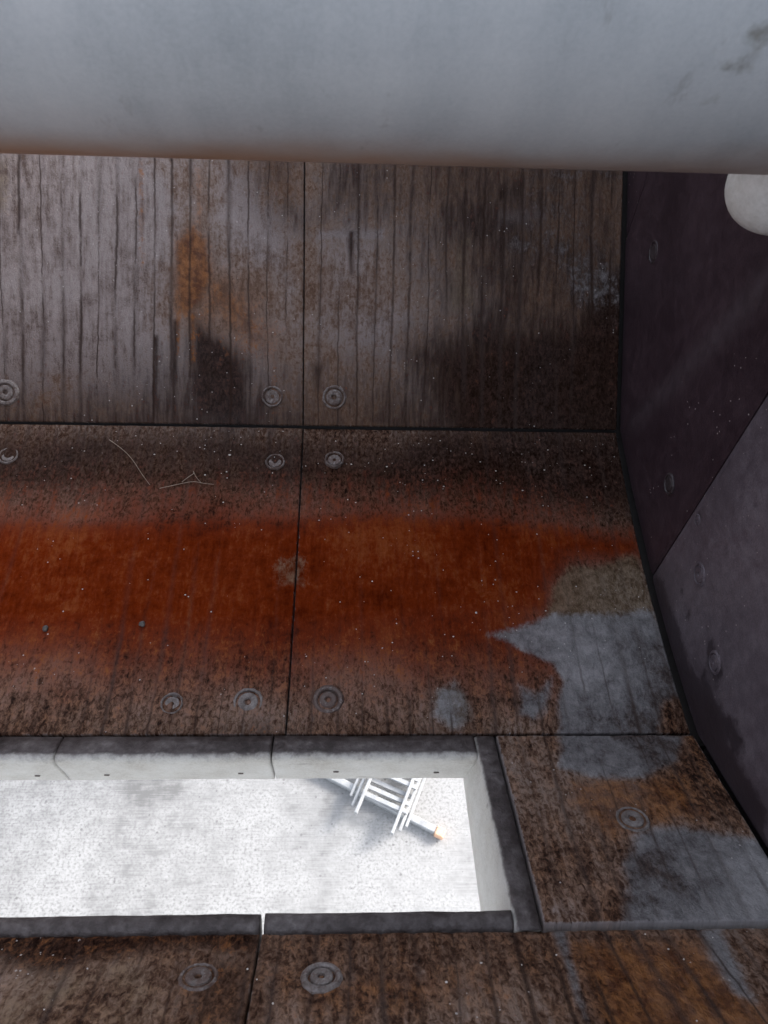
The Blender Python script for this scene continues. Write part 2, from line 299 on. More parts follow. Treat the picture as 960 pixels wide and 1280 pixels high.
STAINS_SHADE = [  # stains and dirt, plus dark areas that paint in shade near the far corner
    ('orange', 'B', 0.05, 1, [(-2.452, 0.374), (-0.487, 0.402), (-0.274, 0.408), (-0.087, 0.415), (0.059, 0.425), (0.236, 0.413), (0.368, 0.402), (0.454, 0.381), (0.526, 0.37), (0.525, 0.341), (0.46, 0.33), (0.394, 0.326), (0.351, 0.277), (0.336, 0.221), (0.244, 0.198), (0.082, 0.179), (-0.076, 0.167), (-0.245, 0.166), (-0.438, 0.169), (-2.232, 0.164)]),
    ('orange', 'B', 0.1, 0.75, [(-2.474, 0.398), (-0.088, 0.444), (0.238, 0.444), (0.414, 0.411), (0.336, 0.095), (0.079, 0.088), (-0.236, 0.095), (-2.168, 0.108)]),
    ('grey', 'B', 0.012, 1, [(0.231, 0.178), (0.266, 0.16), (0.297, 0.138), (0.329, 0.121), (0.343, 0.095), (0.322, 0.053), (0.314, -0.013), (0.469, -0.014), (0.496, 0.053), (0.529, 0.061), (0.562, 0.067), (0.516, 0.222), (0.453, 0.217), (0.342, 0.214), (0.284, 0.189)]),
    ('tan', 'B', 0.012, 0.9, [(0.331, 0.206), (0.35, 0.269), (0.389, 0.323), (0.435, 0.313), (0.507, 0.344), (0.518, 0.327), (0.52, 0.199), (0.433, 0.191)]),
    ('grey', 'B', 0.012, 0.66, [(0.134, 0.078), (0.166, 0.098), (0.191, 0.07), (0.191, 0.02), (0.156, 0.008), (0.129, 0.037)]),
    ('tan', 'B', 0.012, 1.1, [(0.136, 0.074), (0.165, 0.088), (0.186, 0.064), (0.185, 0.026), (0.157, 0.016), (0.136, 0.04)]),
    ('grey', 'B', 0.014, 1.0, [(0.267, 0.085), (0.291, 0.072), (0.323, 0.098), (0.31, 0.05), (0.283, 0.024), (0.263, 0.037)]),
    ('tan', 'B', 0.018, 0.72, [(-0.135, 0.319), (-0.101, 0.342), (-0.073, 0.326), (-0.078, 0.266), (-0.121, 0.261), (-0.134, 0.287)]),
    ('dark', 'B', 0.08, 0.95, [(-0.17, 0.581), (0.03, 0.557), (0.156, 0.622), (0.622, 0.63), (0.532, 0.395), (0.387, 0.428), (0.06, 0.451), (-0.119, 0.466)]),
    ('dark', 'B', 0.03, 0.6, [(0.514, 0.081), (0.545, 0.053), (0.537, -0.014), (0.479, -0.001)]),
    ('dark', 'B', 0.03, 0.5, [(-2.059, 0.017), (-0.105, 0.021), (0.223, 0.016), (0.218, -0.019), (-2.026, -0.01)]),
    ('grey', 'C', 0.012, 1, [(0.317, 0.004), (0.515, 0.003), (0.482, -0.062), (0.415, -0.094), (0.345, -0.089), (0.301, -0.072)]),
    ('grey', 'C', 0.014, 1, [(0.335, -0.235), (0.378, -0.19), (0.432, -0.183), (0.534, -0.213), (0.607, -0.265), (0.562, -0.34), (0.3, -0.331), (0.328, -0.273)]),
    ('grey', 'C', 0.03, 0.45, [(0.181, -0.282), (0.201, -0.329), (0.3, -0.331), (0.302, -0.294)]),
    ('rust2', 'C', 0.03, 0.8, [(0.298, -0.085), (0.484, -0.079), (0.488, -0.175), (0.327, -0.213), (0.283, -0.145)]),
    ('rust2', 'D', 0.04, 0.9, [(0.227, -0.332), (0.398, -0.335), (0.429, -0.47), (0.379, -0.555), (0.217, -0.551), (0.231, -0.465)]),
    ('rust2', 'D', 0.05, 0.6, [(-0.079, -0.37), (0.178, -0.351), (0.201, -0.464), (-0.068, -0.476)]),
    ('grey', 'D', 0.008, 1, [(0.227, -0.325), (0.244, -0.325), (0.232, -0.465), (0.229, -0.493), (0.221, -0.493)]),
    ('grey', 'D', 0.012, 0.9, [(0.394, -0.328), (0.42, -0.329), (0.403, -0.438), (0.385, -0.427)]),
    ('grey', 'D', 0.02, 0.6, [(0.057, -0.345), (0.092, -0.346), (0.088, -0.42), (0.057, -0.403)]),
    ('tan', 'D', 0.03, 0.55, [(-0.317, -0.394), (-0.256, -0.36), (-0.174, -0.356), (-0.17, -0.474), (-0.299, -0.505), (-0.348, -0.46)]),
    ('dark', 'D', 0.02, 0.9, [(-0.437, -0.311), (-0.094, -0.318), (-0.088, -0.364), (-0.175, -0.35), (-0.262, -0.366), (-0.305, -0.383), (-0.424, -0.338)]),
    ('dark', 'D', 0.03, 0.6, [(-0.175, -0.368), (-0.089, -0.358), (-0.079, -0.476), (-0.159, -0.474)]),
    ('dark', 'D', 0.04, 0.5, [(-0.094, -0.318), (0.22, -0.325), (0.212, -0.358), (-0.013, -0.359), (-0.088, -0.37)]),
    ('rust2', 'A', 0.015, 1.0, [(-0.344, 0.956), (-0.313, 0.995), (-0.277, 0.966), (-0.268, 0.898), (-0.288, 0.844), (-0.318, 0.816), (-0.341, 0.828)]),
    ('rust2', 'A', 0.04, 0.75, [(-0.287, 0.92), (-0.204, 0.876), (-0.142, 0.801), (-0.149, 0.74), (-0.219, 0.739), (-0.265, 0.814), (-0.318, 0.783)]),
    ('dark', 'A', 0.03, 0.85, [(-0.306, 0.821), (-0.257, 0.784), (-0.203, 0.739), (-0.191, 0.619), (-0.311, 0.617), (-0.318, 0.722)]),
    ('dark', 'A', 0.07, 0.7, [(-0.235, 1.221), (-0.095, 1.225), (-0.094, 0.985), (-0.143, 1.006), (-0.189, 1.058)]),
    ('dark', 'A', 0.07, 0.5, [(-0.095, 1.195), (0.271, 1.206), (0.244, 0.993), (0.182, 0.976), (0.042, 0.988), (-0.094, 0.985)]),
    ('dark', 'A', 0.09, 1.0, [(0.122, 0.76), (0.247, 0.824), (0.404, 0.835), (0.481, 0.937), (0.607, 0.986), (0.62, 0.548), (0.188, 0.543), (0.139, 0.667)]),  # dirt and the shade of the right corner, both painted dark
    ('dark', 'A', 0.12, 0.62, [(-0.068, 1.241), (0.599, 1.262), (0.619, 0.58), (0.046, 0.572), (0.184, 0.854)]),  # light falling off towards the right, painted as a broad darker area
    ('dark', 'A', 0.1, 0.62, [(-2.655, 0.689), (-0.095, 0.725), (0.535, 0.728), (0.541, 0.515), (-2.672, 0.48)]),  # falloff towards the foot of the far side, painted into the colour
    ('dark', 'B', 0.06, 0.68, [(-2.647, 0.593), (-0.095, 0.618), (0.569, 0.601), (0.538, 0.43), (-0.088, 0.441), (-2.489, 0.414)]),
    ('rust2', 'A', 0.006, 0.9, [(-0.316, 0.828), (-0.301, 0.829), (-0.304, 0.737), (-0.311, 0.714)]),
    ('rust2', 'A', 0.005, 0.8, [(-0.341, 0.836), (-0.329, 0.836), (-0.332, 0.752), (-0.338, 0.737)]),
    ('rust2', 'A', 0.006, 0.7, [(-0.411, 1.112), (-0.4, 1.112), (-0.398, 0.918), (-0.407, 0.895)]),
    ('rust2', 'A', 0.008, 0.7, [(-0.302, 1.1), (-0.292, 1.1), (-0.289, 0.98), (-0.301, 0.98)]),
    ('rust2', 'A', 0.006, 0.6, [(-0.157, 0.816), (-0.145, 0.817), (-0.147, 0.632), (-0.157, 0.632)]),
    ('dark', 'A', 0.006, 0.9, [(-0.345, 0.813), (-0.336, 0.813), (-0.341, 0.617), (-0.349, 0.617)]),
    ('dark', 'A', 0.006, 0.8, [(-0.384, 0.782), (-0.374, 0.782), (-0.378, 0.616), (-0.386, 0.616)]),
    ('dark', 'A', 0.006, 0.8, [(-0.011, 0.987), (-0.001, 0.987), (-0.001, 0.904), (-0.008, 0.903)]),
    ('clean', 'A', 0.012, 1, [(-0.074, 0.988), (0.057, 0.992), (0.057, 0.973), (-0.074, 0.97)]),
    ('clean', 'A', 0.02, 1, [(0.274, 1.032), (0.368, 1.039), (0.369, 1.011), (0.275, 1.001)]),
    ('dark', 'A', 0.02, 0.7, [(-0.083, 0.733), (-0.049, 0.742), (-0.056, 0.633), (-0.085, 0.61)]),
    ('dark', 'A', 0.02, 0.7, [(0.258, 1.092), (0.32, 1.094), (0.306, 1.04), (0.262, 1.032)]),
    ('grey', 'A', 0.07, 0.42, [(0.38, 1.209), (0.514, 1.213), (0.515, 0.86), (0.404, 0.858), (0.322, 0.98)]),
    ('clean', 'A', 0.08, 1, [(-2.62, 1.12), (-0.415, 1.186), (-0.325, 1.024), (-0.356, 0.782), (-0.372, 0.659), (-2.66, 0.625)]),
    ('clean', 'A', 0.05, 0.8, [(-0.265, 1.19), (-0.104, 0.985), (-0.104, 0.848), (-0.219, 0.906), (-0.277, 1.011)]),
    ('clean', 'A', 0.05, 0.6, [(-0.089, 0.985), (0.042, 0.988), (0.122, 0.822), (0.092, 0.713), (-0.064, 0.757), (-0.088, 0.818)]),
    ('tan', 'A', 0.02, 0.7, [(-0.698, 1.111), (-0.642, 1.113), (-0.646, 1.002), (-0.7, 0.985)]),
    ('tan', 'A', 0.012, 0.6, [(-0.622, 1.024), (-0.601, 1.032), (-0.596, 1.0), (-0.617, 0.99)]),
    ('tan', 'A', 0.03, 0.6, [(0.182, 0.961), (0.221, 0.977), (0.231, 0.855), (0.192, 0.838)]),
]
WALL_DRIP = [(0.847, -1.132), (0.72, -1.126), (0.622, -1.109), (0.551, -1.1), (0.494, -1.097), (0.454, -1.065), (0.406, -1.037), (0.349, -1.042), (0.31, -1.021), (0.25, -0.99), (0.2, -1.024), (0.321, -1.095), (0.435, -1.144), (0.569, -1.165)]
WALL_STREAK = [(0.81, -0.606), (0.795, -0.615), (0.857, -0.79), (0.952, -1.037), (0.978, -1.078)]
# x, angle on the pipe (0 = towards the viewer, negative = below), half sizes, strength
MOSS = [(.318, -14, .018, 6, 1.9), (.316, -7, .018, 4, 1.6), (.296, -17, .006, 9, 1.3), (.25, -15, .024, 4, .62), (.262, -9, .02, 4, .62), (.252, -22, .018, 3, .55)]
STUBX, STUBYZ = .469, (.782, -.468)
WALL_BLOBS = [[(.511, -1.032), (.486, -.996), (.429, -1.007), (.43, -1.044), (.467, -1.05)], [(.617, -1.074), (.607, -1.055), (.586, -1.062), (.6, -1.082)], [(.572, -1.058), (.564, -1.043), (.546, -1.048), (.556, -1.065)], [(.401, -1.026), (.366, -.995), (.307, -1.01), (.327, -1.041), (.369, -1.048)], [(.681, -.949), (.665, -.927), (.643, -.942), (.657, -.962)]]
WEEP = [(-.462, -1.175), (-.36, -1.173), (-.162, -1.1685), (-.02, -1.163), (.131, -1.169), (-.62, -1.174)]

# ------------------------------------------------------------------ ground
gm = mesh_obj('ground', [(-900, -900, GROUND), (900, -900, GROUND), (900, 900, GROUND), (-900, 900, GROUND)], [(0, 1, 2, 3)], M['concrete'])
tag(gm, kind='structure', label='pale broomed concrete slab in bright light below the chute')

# ------------------------------------------------------------------ the chute
hop = empty('steel_chute', (0, .5, GROUND), 'rust stained steel trough lined with bolted wear plates around a slot opening', 'chute')
inv = Matrix.Translation((0, -.5, -GROUND))
def under(o, parent=hop):
    """parent while keeping the world placement (children are modelled in world coordinates)"""
    o.parent = parent; o.matrix_parent_inverse = parent_inv(parent); return o
def parent_inv(p):
    m = Matrix.Translation(p.location) if p.parent is None else (parent_world(p))
    return m.inverted()
def parent_world(p):
    if p.parent is None: return Matrix.LocRotScale(p.location, p.rotation_euler, p.scale)
    return parent_world(p.parent) @ p.matrix_parent_inverse @ Matrix.LocRotScale(p.location, p.rotation_euler, p.scale)

PITCH = .0356
GROOVE = dict(A=1.0, B=.45, C=.6, D=.9); BASEC = dict(A=.0, B=0, C=0, D=0)
KEY = dict(orange=(0, 0), grey=(0, 1), dark=(0, 2), clean=(0, 3), tan=(1, 0), rust2=(1, 1))
def wear_plate(S, u0, u1, v0, v1, seed, res=.0042, lift=0.0, thick=.013, groove=None, soft_edge=.0022):
    nu, nv = max(3, int((u1 - u0) / res)), max(3, int((v1 - v0) / res))
    # a tighter row along the edges for the bevel
    us = np.concatenate(([u0, u0 + .0012, u0 + .0028], np.linspace(u0 + .006, u1 - .006, nu), [u1 - .0028, u1 - .0012, u1]))
    vv = np.concatenate(([v0, v0 + .0012, v0 + .0028], np.linspace(v0 + .006, v1 - .006, nv), [v1 - .0028, v1 - .0012, v1]))
    Ug, Vg = np.meshgrid(us, vv); U, V = Ug.ravel(), Vg.ravel(); n, m = len(us), len(vv)
    wob = (fbm(U * 9, V * 3, 2, seed) - .5) * .022 + (fbm(U * 30, V * 70, 3, seed + 5) - .5) * .0035
    Ub = U + wob
    ph = Ub / PITCH + seed * .37; fr = ph - np.floor(ph); d = np.abs(fr - .5) * PITCH      # 0 in the valley
    gr = GROOVE[S] if groove is None else groove
    hb = -.0011 * np.exp(-(d / .0026) ** 2) * (.4 + fbm(U * 25, V * 12, 3, seed + 9)) + .0006 * np.minimum(d / (PITCH / 2), 1) ** .5
    h = hb * gr + (fbm(U * 60, V * 45, 4, seed + 3) - .5) * .0016 + (fbm(U * 5, V * 5, 3, seed + 4) - .5) * .003
    de = np.minimum(np.minimum(U - u0, u1 - U), np.minimum(V - v0, v1 - V))
    chip = .0022 + .003 * np.clip(fbm(U * 40, V * 40, 3, seed + 11) - .45, 0, 1)
    h = h - np.where(de < chip, (1 - np.sqrt(np.clip(1 - (1 - de / chip) ** 2, 0, 1))) * chip * .8, 0) + lift
    yz = surf(S, V, h); top = np.column_stack((U, yz))
    # skirt
    ring = [i for i in range(n)] + [j * n + n - 1 for j in range(1, m)] + [(m - 1) * n + i for i in range(n - 2, -1, -1)] + [j * n for j in range(m - 2, 0, -1)]
    yb = surf(S, V[ring], np.full(len(ring), lift - thick)); bot = np.column_stack((U[ring], yb))
    verts = np.vstack((top, bot)); N = n * m; L = len(ring)
    I = np.arange(N).reshape(m, n)
    quads = np.column_stack((I[:-1, :-1].ravel(), I[:-1, 1:].ravel(), I[1:, 1:].ravel(), I[1:, :-1].ravel()))
    k = np.arange(L); r = np.array(ring)
    sk = np.column_stack((r[(k + 1) % L], r[k], N + k, N + (k + 1) % L))
    faces = np.vstack((quads, sk))
    me = bpy.data.meshes.new('wear_plate')
    me.vertices.add(len(verts)); me.vertices.foreach_set('co', verts.ravel())
    me.loops.add(faces.size); me.loops.foreach_set('vertex_index', faces.ravel().astype(np.int32))
    me.polygons.add(len(faces)); me.polygons.foreach_set('loop_start', (np.arange(len(faces)) * 4).astype(np.int32))
    me.update(calc_edges=True); me.validate()
    me.materials.append(M['liner'])
    uvs = np.column_stack((np.concatenate((U, U[ring])), np.concatenate((V, V[ring])))); bds = np.column_stack((np.concatenate((ph, ph[ring])), uvs[:, 1]))
    li = faces.ravel()
    for nm, data in (('UVMap', uvs), ('bead', bds)):
        l = me.uv_layers.new(name=nm); l.data.foreach_set('uv', data[li].astype(np.float32).ravel())
    att = [np.zeros((len(verts), 4)), np.zeros((len(verts), 4))]
    allU, allV = uvs[:, 0], uvs[:, 1]
    for kind, s, soft, st, poly in STAINS_SHADE:
        if s != S: continue
        ps = np.array(poly)
        if ps[:, 0].max() + soft < u0 or ps[:, 0].min() - soft > u1 or ps[:, 1].max() + soft < v0 or ps[:, 1].min() - soft > v1: continue
        mk = np.clip(.5 - sdf_poly(allU, allV, poly) / (2 * soft), 0, 1) * st
        a, c = KEY[kind]; att[a][:, c] = np.maximum(att[a][:, c], mk)
    if S == 'A' and u1 < 0: att[0][:, 3] = np.maximum(att[0][:, 3], .42)
    if S == 'A' and u1 > 0: att[0][:, 3] = np.maximum(att[0][:, 3], .30)
    if S in 'CD': att[1][:, 1] = np.maximum(att[1][:, 1], .42)
    if S == 'B': att[1][:, 1] = np.maximum(att[1][:, 1], .36 * np.clip((.24 - allV) / .1, 0, 1))
    att[1][:, 2] = gr * (.55 + .9 * fbm(allU * 3, allV * 3, 2, seed + 21)); att[1][:, 3] = fbm(allU * 8, allV * 8, 4, 900)
    stc = np.zeros((len(verts), 4)); stc[:, 1] = dict(A=.42, B=1, C=1, D=.9)[S]; stc[:, 2] = fbm(allU * 34, allV * 9, 3, 910); stc[:, 3] = fbm(allU * 26, allV * 4, 3, 920); deA = np.minimum(np.minimum(allU - u0, u1 - allU), np.minimum(allV - v0, v1 - allV)); stc[:, 0] = np.clip(1 - deA / .005, 0, 1) * (1.0 if S == 'C' else .55)
    if S == 'B': att[1][:, 2] *= .45 + 1.6 * np.clip(1 - allV / .22, 0, 1) + .5 * np.clip((allV - .45) / .15, 0, 1)
    for nm, data in (('stain_shade_a', att[0]), ('stain_b', att[1]), ('stain_c', stc)):
        l = me.color_attributes.new(nm, 'FLOAT_COLOR', 'POINT'); l.data.foreach_set('color', data.astype(np.float32).ravel())
    me.polygons.foreach_set('use_smooth', np.ones(len(faces), bool))
    o = bpy.data.objects.new('wear_plate', me); col.objects.link(o); under(o)
    return o

# bolt: a countersunk plug in a ring, with a socket in its middle (revolved about local Z)
def bolt_mesh(prof, seg=28, seed=1, mat='bolt'):
    vs, fs = [], []
    rnd = random.Random(seed)
    for k in range(seg):
        a = 2 * math.pi * k / seg
        j = 1 + rnd.uniform(-.035, .035)
        for i, (r, z) in enumerate(prof):
            jj = j if i >= len(prof) - 2 else 1
            vs.append((r * jj * math.cos(a), r * jj * math.sin(a), z))
    n = len(prof)
    for k in range(seg):
        for i in range(n - 1):
            fs.append((k * n + i, k * n + i + 1, ((k + 1) % seg) * n + i + 1, ((k + 1) % seg) * n + i))
    fs.append([k * n for k in range(seg - 1, -1, -1)])
    me = bpy.data.meshes.new('bolt'); me.from_pydata(vs, [], fs)
    bm = bmesh.new(); bm.from_mesh(me); bmesh.ops.recalc_face_normals(bm, faces=bm.faces); bm.to_mesh(me); bm.free()
    me.materials.append(M[mat])
    return me
BOLT = [bolt_mesh([(.0038, -.004), (.0048, .0012), (.0065, .0022), (.0120, .0020), (.0138, .0008), (.0146, -.0028), (.0162, -.0030), (.0172, .0010), (.0190, .0026), (.0228, .0022), (.0255, -.0010), (.026, -.006)], 30, 3),
        bolt_mesh([(.0030, -.0045), (.0040, -.0016), (.0100, -.0008), (.0128, -.0012), (.0142, -.0035), (.0160, -.0035), (.0170, .0004), (.0186, .0016), (.0200, .0006), (.021, -.006)], 28, 5),
        bolt_mesh([(.0038, -.0045), (.0048, .0010), (.0066, .0026), (.0110, .0030), (.0148, .0016), (.0160, -.0030), (.0182, -.0028), (.0192, .0010), (.0215, .0014), (.0235, -.0010), (.024, -.006)], 28, 8)]
BOLT.append(bolt_mesh([(.0030, .0004), (.0100, .0010), (.0138, .0006), (.0150, -.0010), (.0165, -.0010), (.0178, .0012), (.0205, .0008), (.0225, -.0012), (.023, -.006)], 28, 9, 'bolt_dark'))
BOLT.append(bolt_mesh([(.0030, -.0012), (.0045, .0008), (.0100, .0010), (.0138, .0006), (.0150, -.0016), (.0165, -.0016), (.0178, .0012), (.0205, .0008), (.0225, -.0012), (.023, -.006)], 28, 9, 'wall'))
def bolt(plate, pos, normal, kind=0, scale=1.0):
    o = bpy.data.objects.new('bolt', BOLT[kind]); col.objects.link(o)
    q = Vector(normal).to_track_quat('Z', 'Y'); o.rotation_mode = 'QUATERNION'
    from mathutils import Quaternion
    o.rotation_quaternion = q @ Quaternion((0, 0, 1), random.uniform(0, 6.28)); o.location = pos; o.scale = (scale,) * 3
    o.parent = plate; o.matrix_parent_inverse = parent_world(plate).inverted(); return o
def bolt_on(plate, S, u, v, kind=0, scale=1.0, h=.0012):
    p = surf(S, np.array([v]), np.array([h]))[0]; p2 = surf(S, np.array([v]), np.array([1.0]))[0]
    bolt(plate, (u, p[0], p[1]), (0, p2[0] - p[0], p2[1] - p[1]), kind, scale)

GAP = .0012
cols = [(XS, XW - .007), (XS - WID, XS), (XS - 2 * WID, XS - WID), (XS - 3 * WID, XS - 2 * WID)]
sd_ = 1
for ci, (ua, ub) in enumerate(cols):
    # upper row of the far side
    rows = [(LB + .002, LB + .002 + WID), (LB + .002 + WID, LB + .002 + 2 * WID)]
    for ri, (va, vb) in enumerate(rows):
        near = ci < 2 and ri == 0
        p = wear_plate('A', ua + GAP, ub - GAP, va + (.001 if ri == 0 else GAP), vb - GAP, sd_, .0042 if near else .012, .003 + .002 * (ci == 0)); sd_ += 1
        if ri == 0:
            for k, u in enumerate((ua + (.044 if ci == 1 else .06), ub - .06)):
                if ci == 0 and k == 1: continue
                bolt_on(p, 'A', u, va + .056, (1 if (ci == 1 and k == 1) else 2 if ci == 0 else 0), 1.0, .0050 + .0012 * (ci == 0))
                bolt_on(p, 'A', u, vb - .06, 2, .95, .0036 + .002 * (ci == 0))
        if ci == 0 and ri == 0: p['label'] = 'dark brown upper plate with pale smears beside the corner'
        if ci == 1 and ri == 0: p['label'] = 'grey upper plate with bold vertical bead lines and an orange rust run'
    p = wear_plate('B', ua + GAP, ub - GAP, .004, LB - .0025, sd_, .0042 if ci < 2 else .012, 0.0 + .0012 * (ci % 2)); sd_ += 1
    if ci == 0: p['label'] = 'floor plate with orange rust film and a blue grey bare patch in its corner'
    if ci == 1: p['label'] = 'floor plate crossed by a wide orange rust band'
    bolt_on(p, 'B', ua + .062, .0605, 0, .95); (bolt_on(p, 'B', ub - .061, .0565, 2, 1.0) if ci else None)
    bolt_on(p, 'B', ua + .062, .538, 1, .92, .0026); (bolt_on(p, 'B', ub - .050, .531, 1, .9, .0032) if ci else None)
    if ci == 1: bolt_on(p, 'B', -.2725, .054, 1, .85, .0026)
    # near side
    for ri in range(2):
        v1 = -LC - .004 - ri * WID; v0 = v1 - WID
        ua2, ub2 = (ua, ub)
        p = wear_plate('D', ua2 + GAP, ub2 - GAP, v0 + GAP, v1 - (GAP if ri else 0), sd_, .0042 if (ci < 2 and ri == 0) else .012, -.001 + .0008 * ci); sd_ += 1
        if ri == 0:
            bolt_on(p, 'D', ua + .0697, v1 - .0695, 0, .84); bolt_on(p, 'D', ub - .055, v1 - .0667, 2, .86)
            if ci == 0: p['label'] = 'brown mottled near plate with two pale streaks'
# plate between the slot opening and the wall
XLIP = .2165
p = wear_plate('C', XLIP + .004, XW - .007, -LC + .002, -.003, 77, .0036, .004, .02); p['label'] = 'rust mottled plate with grey worn patches beside the slot'
bolt_on(p, 'C', .3724, -.17, 2, .95, .0045)

# ------------------------------------------------------------------ lip bars round the slot
def lip_bar(prof_pts, dark_w, path0, path1, seed, axis, nseg=60):
    """prof_pts: list of (a, b) in the bar's cross-section, swept between two frames (functions of the profile)"""
    n = len(prof_pts); vs, fs, tp = [], [], []
    for k in range(nseg + 1):
        t = k / nseg
        for i, pt in enumerate(prof_pts):
            q = np.array(path0(pt)) * (1 - t) + np.array(path1(pt)) * t
            vs.append(q); tp.append(dark_w[i])
    V = np.array(vs)
    s = V[:, axis]; w2 = V[:, (axis + 2) % 3] + V[:, 1] * .6
    V[:, 2] += (fbm(s * 30 + seed, w2 * 30, 3, seed) - .5) * .003
    V[:, 1] += (fbm(s * 22 + seed, w2 * 40, 3, seed + 4) - .5) * .0022
    for k in range(nseg):
        for i in range(n):
            j = (i + 1) % n; fs.append((k * n + i, k * n + j, (k + 1) * n + j, (k + 1) * n + i))
    fs.append(list(range(n - 1, -1, -1))); fs.append([nseg * n + i for i in range(n)])
    o = mesh_obj('lip_bar', V, fs, M['lip'])
    bm = bmesh.new(); bm.from_mesh(o.data); bmesh.ops.recalc_face_normals(bm, faces=bm.faces); bm.to_mesh(o.data); bm.free()
    l = o.data.color_attributes.new('stain_shade_a', 'FLOAT_COLOR', 'POINT'); l.data.foreach_set('color', np.repeat(np.array(tp)[:, None], 4, 1).astype(np.float32).ravel())
    o.data.shade_smooth()
    under(o); return o
def cpt(v, h):
    q = surf('C', np.array([v]), np.array([h]))[0]; return q
def arc(p0, pc, p1, n=5):
    return [tuple((1 - t) ** 2 * np.array(p0) + 2 * t * (1 - t) * np.array(pc) + t * t * np.array(p1)) for t in np.linspace(0, 1, n)]
# far lip: strip in the floor plane, rounded nose, then a face dropping straight down
a0 = tuple(cpt(-.001, .002)); a1 = tuple(cpt(-.034, .003)); ac = tuple(cpt(-.052, .003))
FY = ac[0]
far = [tuple(cpt(-.001, -.02)), tuple(cpt(-.0008, -.003)), a0, tuple(cpt(-.017, .0035))] + arc(a1, ac, (FY, ac[1] - .026), 6) + [(FY, -1.165), (FY, -1.200), (FY + .004, -1.2105), (FY + .018, -1.2105), (FY + .018, -1.165)]
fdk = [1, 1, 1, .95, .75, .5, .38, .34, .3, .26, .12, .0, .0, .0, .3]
XN = .1875
segs = [(-1.62, -1.336), (-1.333, -1.028), (-1.025, -.732), (-.729, -.4225), (-.4195, -.1145), (-.1115, XN - .0015)]
for k, (xa, xb) in enumerate(segs):
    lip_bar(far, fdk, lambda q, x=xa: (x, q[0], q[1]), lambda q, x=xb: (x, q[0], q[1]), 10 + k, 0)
# small weep holes low on the far lip
fl = [o for o in hop.children if o.name.startswith('lip_bar')]
for (x, z) in WEEP:
    host = min(fl, key=lambda o: abs(sum(v.co.x for v in o.data.vertices) / len(o.data.vertices) - x))
    bm = bmesh.new(); bmesh.ops.create_cone(bm, cap_ends=True, segments=14, radius1=.003, radius2=.0026, depth=.003)
    bmesh.ops.transform(bm, matrix=Matrix.Translation((x, FY - .0005, z)) @ Matrix.Diagonal((1.5, 1, .55, 1)) @ Matrix.Rotation(math.pi / 2, 4, 'X'), verts=bm.verts)
    under(bm_obj('weep_hole', bm, M['hole']), host)
# right lip runs up the tilted floor: cross-section (X, height over the floor plane measured straight down)
def right_frame(v, drop):
    y, z = cpt(v, .0)
    return lambda q: (q[0], y, z + q[1] if q[1] > -.05 else z + q[1] * drop)
rt = [(XLIP, -.03), (XLIP, .002), (XLIP - .002, .0055), (.203, .0065)] + arc((.193, .0065), (XN, .0065), (XN - .0015, -.008), 4) + [(XN - .0035, -.03), (XN - .008, -.07), (XN - .008, -.128), (XN - .004, -.135), (XN + .010, -.135), (XN + .012, -.07)]
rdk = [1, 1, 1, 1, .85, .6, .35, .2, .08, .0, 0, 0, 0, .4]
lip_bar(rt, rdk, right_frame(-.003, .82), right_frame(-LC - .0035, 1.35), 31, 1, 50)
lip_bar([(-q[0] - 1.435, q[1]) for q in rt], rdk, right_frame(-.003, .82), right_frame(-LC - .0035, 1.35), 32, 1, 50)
# near lip: narrow rounded bar at the ridge
b0 = cpt(-.2985, -.004); b1 = cpt(-LC - .001, -.002)
near = [tuple(cpt(-.300, -.05))] + arc(tuple(cpt(-.2985, -.012)), tuple(cpt(-.299, .004)), tuple(cpt(-.309, .004)), 4) + arc(tuple(cpt(-.313, .004)), tuple(cpt(-.324, .005)), tuple(cpt(-LC - .002, -.012)), 4) + [tuple(cpt(-LC - .006, -.05))]
for k, (xa, xb) in enumerate([(-1.62, -1.318), (-1.315, -1.014), (-1.011, -.708), (-.7045, -.403), (-.400, -.0985), (-.0935, XN - .001)]):
    lip_bar(near, [1] * len(near), lambda q, x=xa: (x, q[0], q[1]), lambda q, x=xb: (x, q[0], q[1]), 50 + k, 0)

